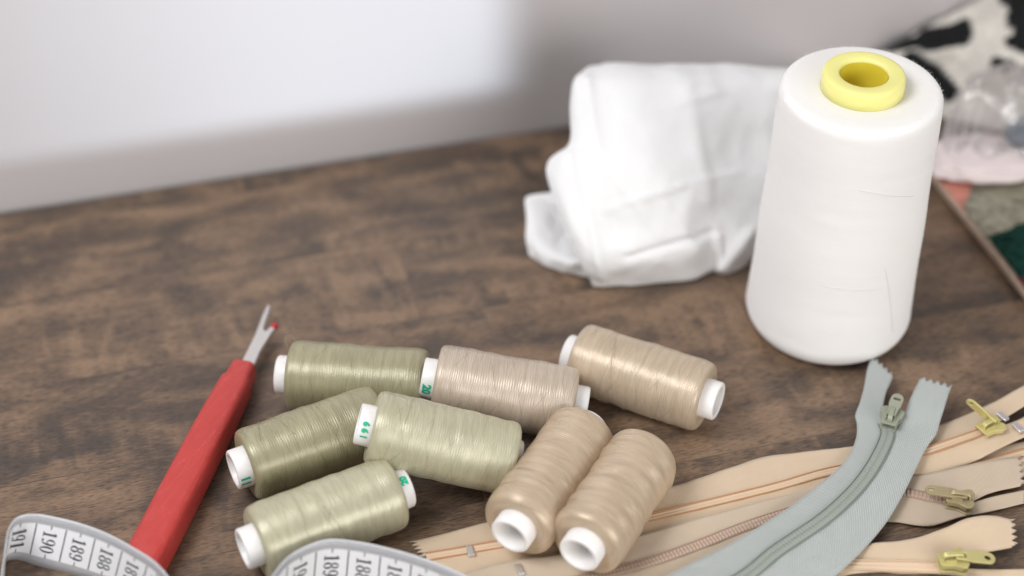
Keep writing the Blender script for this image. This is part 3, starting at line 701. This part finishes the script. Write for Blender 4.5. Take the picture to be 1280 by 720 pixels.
# main packet: rows run bottom to top, then over the back
sheet('cloth_packet',[
 [(742,358,0.05),(727,327,1.2),(707,285,2.2),(684,208,3.5),(712,179.7,4.3),(713,130.6,5.1),(721,100.1,5.6),(740,85.3,5.3),(760,100.1,3.5),(770,126,0.4)],
 [(752,358,0.05),(740,327,1.4),(722,283,2.5),(702,215,3.7),(722,181.5,4.5),(722,130.6,5.3),(728,96.4,5.75),(745,83.5,5.3),(765,98.2,3.5),(780,124.2,0.4)],
 [(775,357,0.05),(768,325,1.5),(762,285,2.5),(755,235,3.6),(748,181.5,4.6),(745,130.6,5.4),(752,98.2,5.8),(765,81.6,5.4),(785,96.4,3.6),(800,121.4,0.4)],
 [(815,356,0.05),(812,325,1.5),(810,285,2.5),(808,235,3.7),(805,181.5,4.7),(803,130.6,5.5),(806,96.4,5.9),(812,81.6,5.4),(830,94.5,3.6),(850,118.6,0.4)],
 [(855,350,0.05),(855,320,1.4),(857,280,2.4),(860,232,3.5),(862,179.7,4.5),(866,127.8,5.4),(870,96.4,5.8),(874,81.6,5.3),(890,92.7,3.6),(905,112.1,0.4)],
 [(890,338,0.05),(892,310,1.2),(897,272,2.1),(905,228,3.1),(912,177.8,4.1),(922,129.7,5.1),(930,98.2,5.6),(935,83.5,5.2),(945,92.7,3.4),(955,107.5,0.4)],
 [(905,342,0.05),(920,310,1),(935,272,1.8),(950,228,2.8),(960,179.7,3.8),(972,133.4,4.9),(980,101,5.5),(985,87.2,5.1),(995,94.5,3.2),(1005,105.7,0.4)],
 [(935,330,0.05),(955,300,0.9),(975,265,1.7),(992,225,2.6),(1003,179.7,3.6),(1012,135.2,4.7),(1020,105.7,5.3),(1025,90.8,4.9),(1030,96.4,3),(1040,102.9,0.4)]],
 t,M['cloth'],th=.08,amp=.05,sc=.5,seed=2,crump=.13,nu=9,nv=9,creases=[(757,262,850,232,.13,.13),(850,232,925,215,.12,.08),(785,322,895,288,.14,-.22),(895,285,903,335,.14,.2),(722,190,752,345,.16,.14),(765,120,768,300,.25,-.08),(790,150,900,115,.2,.08),(860,110,885,250,.25,.10),(770,225,830,300,.12,.10),(905,330,935,290,.2,.2),(735,100,748,180,.14,.10),(830,255,870,310,.12,.08)])
# lower layer peeping out, folded over itself
sheet('cloth_under_layer',[
 [(662,318,.05),(660,300,.45),(658,275,.9),(656,250,1.4),(662,246,1.3),(680,250,.9)],
 [(680,330,.05),(680,314,.55),(682,290,.75),(684,262,1.1),(690,246,1.5),(705,240,1.0)],
 [(705,340,.05),(705,325,.8),(706,305,.6),(708,280,.6),(712,255,1.5),(725,240,1.0)],
 [(735,346,.05),(735,330,.8),(736,310,.7),(738,285,.6),(740,260,1.0),(745,240,1.0)],
 [(775,355,.05),(775,335,.6),(775,315,.5),(775,290,.5),(775,262,.6),(778,240,.6)]],
 t,M['cloth'],th=.08,amp=.06,sc=.8,seed=4,crump=.2)

# ------------------------------------------------------------------ quilted pouch lying at the right
t=thing('patchwork_pouch','flat patchwork pouch with tweed and dark green patches at the right edge','pouch',tuple(at(1250,280,0)))
e0,e1=at(1158,205,.55),at(1305,392,.55); ed=(e1-e0); ed.z=0; EL=ed.length; ed.normalize(); en=Vector((-ed.y,ed.x,0)); en=en if en.y>0 else -en
def pp(s,n_,z): return Vector((e0.x+ed.x*s+en.x*n_, e0.y+ed.y*s+en.y*n_, z))
def patch(name,poly,mat,z,th=.12,res=.35):
    """poly in (along, inward) cm"""
    m=MB(); ctr=(sum(p[0] for p in poly)/len(poly),sum(p[1] for p in poly)/len(poly)); K=12; rows=[]
    pl=[]
    for i in range(len(poly)):
        a,b=poly[i],poly[(i+1)%len(poly)]
        for k in range(6): pl.append((a[0]+(b[0]-a[0])*k/6,a[1]+(b[1]-a[1])*k/6))
    for r in range(K+1):
        f=max(.001,r/K); rows.append([pp(ctr[0]+(x-ctr[0])*f,ctr[1]+(y-ctr[1])*f,z+th*(1-f**6)+.09*fbm(((ctr[0]+(x-ctr[0])*f)*1.1,(ctr[1]+(y-ctr[1])*f)*1.1,2),2)) for x,y in pl])
    rows.append([pp(x,y,z-.08) for x,y in pl])
    m.grid(rows,True); return m.build(name,mat,t)
LIN=mat_tweed('tan_linen',(.50,.38,.29),(.66,.50,.40),600); TW=mat_tweed('olive_tweed',(.13,.12,.085),(.52,.49,.39),260,(.30,.28,.21)); GN=mat_tweed('dark_green_felt',(.003,.016,.013),(.014,.062,.045),300)
CO=mat_tweed('coral_cotton',(.55,.20,.16),(.66,.28,.22),300); DR=mat_tweed('dark_red_cotton',(.20,.03,.04),(.30,.06,.07),400)
m=MB(); rows=[]
for i in range(25):
    s=EL*1.25*i/24; rows.append([pp(s,n_,zz+.03*noise.noise(Vector((s,n_,0)))) for n_,zz in ((.10,.02),(.0,.18),(.02,.34),(.12,.42),(.6,.45),(2,.46),(5,.46),(9,.46),(11,.40),(11.1,.02))])
m.grid(rows); m.f.append(list(range(10))); m.f.append([len(m.v)-10+k for k in range(10)][::-1]); m.build('backing',LIN,t,mods=[BEV(.05,2)])
patch('coral_corner',[(.0,.06),(1.2,.06),(3.1,.08),(2.1,1.5),(1.6,2.6),(.2,3.2)],CO,.50,.05)
patch('tweed_patch',[(1.75,1.0),(2.9,.10),(5.2,.10),(5.4,1.6),(6.2,3.2),(6.5,6.5),(.7,6.5),(1.1,3)],TW,.53,.12)
patch('green_patch',[(5.0,.14),(7.6,.14),(8.5,1.5),(9.4,4.2),(8.2,6.2),(6.2,5.8),(4.9,4.2),(4.2,2.4)],GN,.62,.14)
patch('dark_red_patch',[(7.2,.1),(10.5,.1),(10.5,2.4),(9.0,2.1)],DR,.56,.08)
m=MB(); 
rows=[]
m.tube([pp(EL*1.2*i/60,.03,.43+.02*math.sin(i*2.2)) for i in range(61)],[.06+.012*math.sin(i*1.9) for i in range(61)],10); m.build('bound_edge',LIN,t)
m=MB()
for (a,b) in (((6.0,2.2),(6.9,2.9)),((5.0,2.5),(5.8,3.5))):
    m.tube([pp(a[0]+(b[0]-a[0])*i/6,a[1]+(b[1]-a[1])*i/6,.90+.04*math.sin(i)) for i in range(7)],.03,6)
m.build('white_stitch',M['cloth'],t)

# ------------------------------------------------------------------ black and cream printed fabric heaped in the corner
CR_=(.80,.75,.68); BK=(.012,.013,.014)
blobs=[((1088,42),(1092,52),9),((1108,60),(1160,50),7),((1160,50),(1200,42),14),((1205,32),(1208,38),8),((1140,78),(1165,92),13),((1165,90),(1186,114),12),((1278,-5),(1285,45),19),((1255,0),(1262,4),6),((1245,78),(1262,82),7),((1262,52),(1290,60),8),((1300,90),(1320,100),14),((1100,-20),(1115,-15),8),((1225,-35),(1250,-25),12),((1300,130),(1330,120),14)]
def proj(p):
    d=p-CAMP; f=Vector((0,math.cos(TH),-math.sin(TH))); uu=Vector((0,math.sin(TH),math.cos(TH)))
    return 640+FPX*d.x/d.dot(f), 360-FPX*d.dot(uu)/d.dot(f)
def blobcol(q,p):
    best=9
    for a,b,r in blobs:
        a=Vector((*a,0));b=Vector((*b,0)); d=b-a; tt=max(0,min(1,(Vector((*q,0))-a).dot(d)/max(1,d.dot(d)))); l=(Vector((*q,0))-(a+d*tt)).length+3*noise.noise(p*1.3)
        best=min(best,l/r)
    return BK if best<1.12 else CR_
def wall_y(x): return w0.y+(x-w0.x)*math.tan(WA)
t_base=at(1220,110,0); m=MB(); NU,NV=100,90; vs=[];cols=[];fs=[]
for i in range(NU+1):
    for j in range(NV+1):
        f=i/NU; g=j/NV
        # footprint: from the front skirt back to the wall, heaped higher to the right
        x=14.4+15*f; yw=wall_y(x)-.25; depth=(1.2+4.6*min(1,f*2.2)); y=yw-depth*(1-g)
        hmax=.5+4.2*min(1,f*2.0)**.9
        z=hmax*math.sin(min(1,g*1.15)*PI/2)**.7*(1 if g<.93 else 1-(g-.93)*4)
        edge=min(1,f*14)
        p=Vector((x,y,z*edge)); p+=Vector((0,-.5,.5))*fbm((x*.45,y*.45,z*.45),3)*min(1,g*4)*edge
        p.y=min(p.y,wall_y(p.x)-.12); p.z=max(.03,p.z)
        vs.append(p); cols.append(blobcol(proj(p),p))
for i in range(NU):
    for j in range(NV): k=i*(NV+1)+j; fs.append((k,k+1,k+NV+2,k+NV+1))
m.add(vs,fs); m.uv={0:(0,0)}; m.attr=cols
o=m.build('printed_fabric',mat_pattern('black_cream_print',sheen=0),None,base=(t_base.x,t_base.y,0),mods=[SOL(.08)])
tag(o,'heap of cream fabric with large black patches in the top right corner','fabric')

# ------------------------------------------------------------------ plastic bag and its contents
def lump(name,c,r,mat,label,cat,amp=.25,sc=.6,seed=0,seg=64,ring=40,aniso=(1,1,1),zmin=.05,mods=None,parent=None):
    m=MB(); rows=[]; c=Vector(c)
    for i in range(ring+1):
        a=PI*max(.004,min(.996,i/ring)); row=[]
        for k in range(seg):
            b=2*PI*k/seg; d=Vector((math.sin(a)*math.cos(b),math.sin(a)*math.sin(b),math.cos(a)))
            q=Vector((d.x*aniso[0]+seed,d.y*aniso[1],d.z*aniso[2])); 
            h=1+amp*fbm(q*sc*2,3)+amp*.7*(1-abs(noise.noise(q*sc*3.1)*2))**3
            e=Vector((abs(d.x)**.8*math.copysign(1,d.x),abs(d.y)**.8*math.copysign(1,d.y),abs(d.z)**.8*math.copysign(1,d.z)))
            p=c+Vector((e.x*r[0],e.y*r[1],e.z*r[2]))*h; p.z=max(p.z,zmin+.0*h); row.append(p)
        rows.append(row)
    m.grid(rows,True); o=m.build(name,mat,parent,base=tuple(c) if not parent else None,mods=mods)
    if label: tag(o,label,cat)
    return o
bc=at(1245,165,1.9)
bag=sheet('plastic_bag',[
 [(1168,214,.72),(1172,190,1.1),(1180,160,1.7),(1190,130,2.4),(1198,112,2.8),(1205,104,2.2),(1212,100,1.0)],
 [(1186,217,.72),(1190,190,1.5),(1196,160,2.0),(1206,124,2.8),(1218,98,3.4),(1226,94,2.6),(1232,92,1.0)],
 [(1206,219,.72),(1210,188,1.3),(1216,156,2.1),(1230,118,3.0),(1246,88,4.0),(1254,86,3.0),(1258,84,1.0)],
 [(1230,218,.72),(1234,186,1.8),(1244,150,2.3),(1256,114,3.3),(1264,83,4.3),(1270,84,3.2),(1276,84,1.0)],
 [(1256,220,.72),(1262,188,1.5),(1270,150,2.5),(1280,116,3.2),(1288,92,4.0),(1296,92,3.0),(1300,90,1.0)],
 [(1284,222,.72),(1290,188,1.7),(1298,154,2.3),(1308,122,3.0),(1316,102,3.5),(1322,100,2.6),(1328,98,1.0)],
 [(1316,222,.72),(1322,190,1.2),(1328,160,1.8),(1336,132,2.3),(1342,116,2.6),(1348,112,2.0),(1352,108,1.0)]],None,M['film'],nu=5,nv=5,th=.012,amp=.06,sc=1.2,seed=3,crump=.15)
bag.modifiers.remove(bag.modifiers[-1])
for _p in bag.data.polygons: _p.use_smooth=False
tag(bag,'crinkled clear plastic bag on the patchwork pouch behind the thread cone','bag')
_b=bag.location/S; bag['_b']=tuple(_b)
rc=random.Random(5)
CM=mat_film('crease_glint_film',.75)  # whiter tubes on the bag's folds: crease highlights put into colour and shape
for q in ([(1176,214,.9),(1182,180,1.5),(1186,140,2.3),(1196,118,2.8)],[(1188,216,.9),(1190,184,1.7),(1198,148,2.2),(1206,116,2.9)],[(1200,217,.9),(1199,190,1.5),(1206,160,2.2),(1224,104,3.4)],[(1212,216,.9),(1216,180,1.6),(1222,150,2.3),(1236,112,3.2)],[(1263,84,4.3),(1252,112,3.3),(1240,140,2.5)],[(1263,84,4.3),(1280,100,3.8),(1292,112,3.4)],[(1238,140,2.5),(1262,146,2.6),(1290,142,2.6)],[(1172,215,.8),(1210,221,.8),(1250,222,.8),(1296,224,.8)]):
    m=MB(); pts=cr([at(*p)+Vector((0,0,.10)) for p in q],8); m.tube([p+Vector((rc.uniform(-.02,.02),rc.uniform(-.02,.02),rc.uniform(-.02,.02))) for p in pts],[.018*(.35+.65*math.sin(PI*(i+.5)/len(pts))) for i in range(len(pts))],6)
    m.build('crease_glint',CM,bag)
PW=simple('pinkish_white_paper',(.74,.64,.63),.8,nscale=200,nst=.3); BG=simple('slate_grey_cloth',(.16,.17,.19),.9,nscale=200,nst=.4)
lump('folded_paper',(bc.x-.3,bc.y-.7,1.1),(2.3,1.4,.42),PW,'pinkish white folded piece inside the clear plastic bag','paper',amp=.12,sc=.8,seed=12,zmin=.66)
lump('grey_scrap',(bc.x+1.9,bc.y-.2,2.05),(1.5,.8,.40),BG,'slate grey cloth scrap inside the clear plastic bag','cloth scrap',amp=.15,sc=.8,seed=15,zmin=.66)

# ------------------------------------------------------------------ light
w=bpy.data.worlds.new('World'); bpy.context.scene.world=w; w.use_nodes=True
w.node_tree.nodes['Background'].inputs[0].default_value=(.97,.985,1.0,1); w.node_tree.nodes['Background'].inputs[1].default_value=.37
def area(name,loc,target,sx,sy,power,col=(1,1,1),spread=None):
    l=bpy.data.lights.new(name,'AREA'); l.shape='RECTANGLE'; l.size=sx*S; l.size_y=sy*S; l.energy=power; l.color=col
    if spread: l.spread=R(spread)
    o=bpy.data.objects.new(name,l); C.objects.link(o); o.location=Vector(loc)*S
    o.rotation_euler=(Vector(target)-Vector(loc)).to_track_quat('-Z','Y').to_euler(); return o
area('window_light',(58,-88,32),(4,-4,0),110,52,7.4,(1,.985,.965))
area('top_left_light',(-46,-30,80),(0,-4,0),42,42,6.2,(.98,.99,1))
# beam of daylight falling on the wall from a window on the left
wt=w0+wd*2.5+Vector((0,0,0)); 
ang=R(35); dirv=(wd*math.cos(ang)+wn*math.sin(ang)); src=wt-dirv*55+Vector((0,0,14.2))
wb=area('wall_beam',src,wt+Vector((0,0,14.2)),36*math.sin(ang),24,.23,(.74,.88,1),spread=1.7)
wb.data.use_nodes=True; lt=wb.data.node_tree; em=lt.nodes['Emission']; ge=lt.nodes.new('ShaderNodeNewGeometry'); sx_=lt.nodes.new('ShaderNodeSeparateXYZ'); mr=lt.nodes.new('ShaderNodeMapRange')
lt.links.new(ge.outputs['Parametric'],sx_.inputs[0]); lt.links.new(sx_.outputs[0],mr.inputs[0]); mr.interpolation_type='SMOOTHSTEP'
mr.inputs[1].default_value=.25; mr.inputs[2].default_value=.85; mr.inputs[3].default_value=.22; mr.inputs[4].default_value=1.12
lt.links.new(mr.outputs[0],em.inputs[1])
sc=bpy.context.scene
sc.view_settings.view_transform='Standard'; sc.view_settings.look='None'; sc.view_settings.exposure=0; sc.view_settings.gamma=1
for o in bpy.data.objects:
    if '_b' in o: del o['_b']
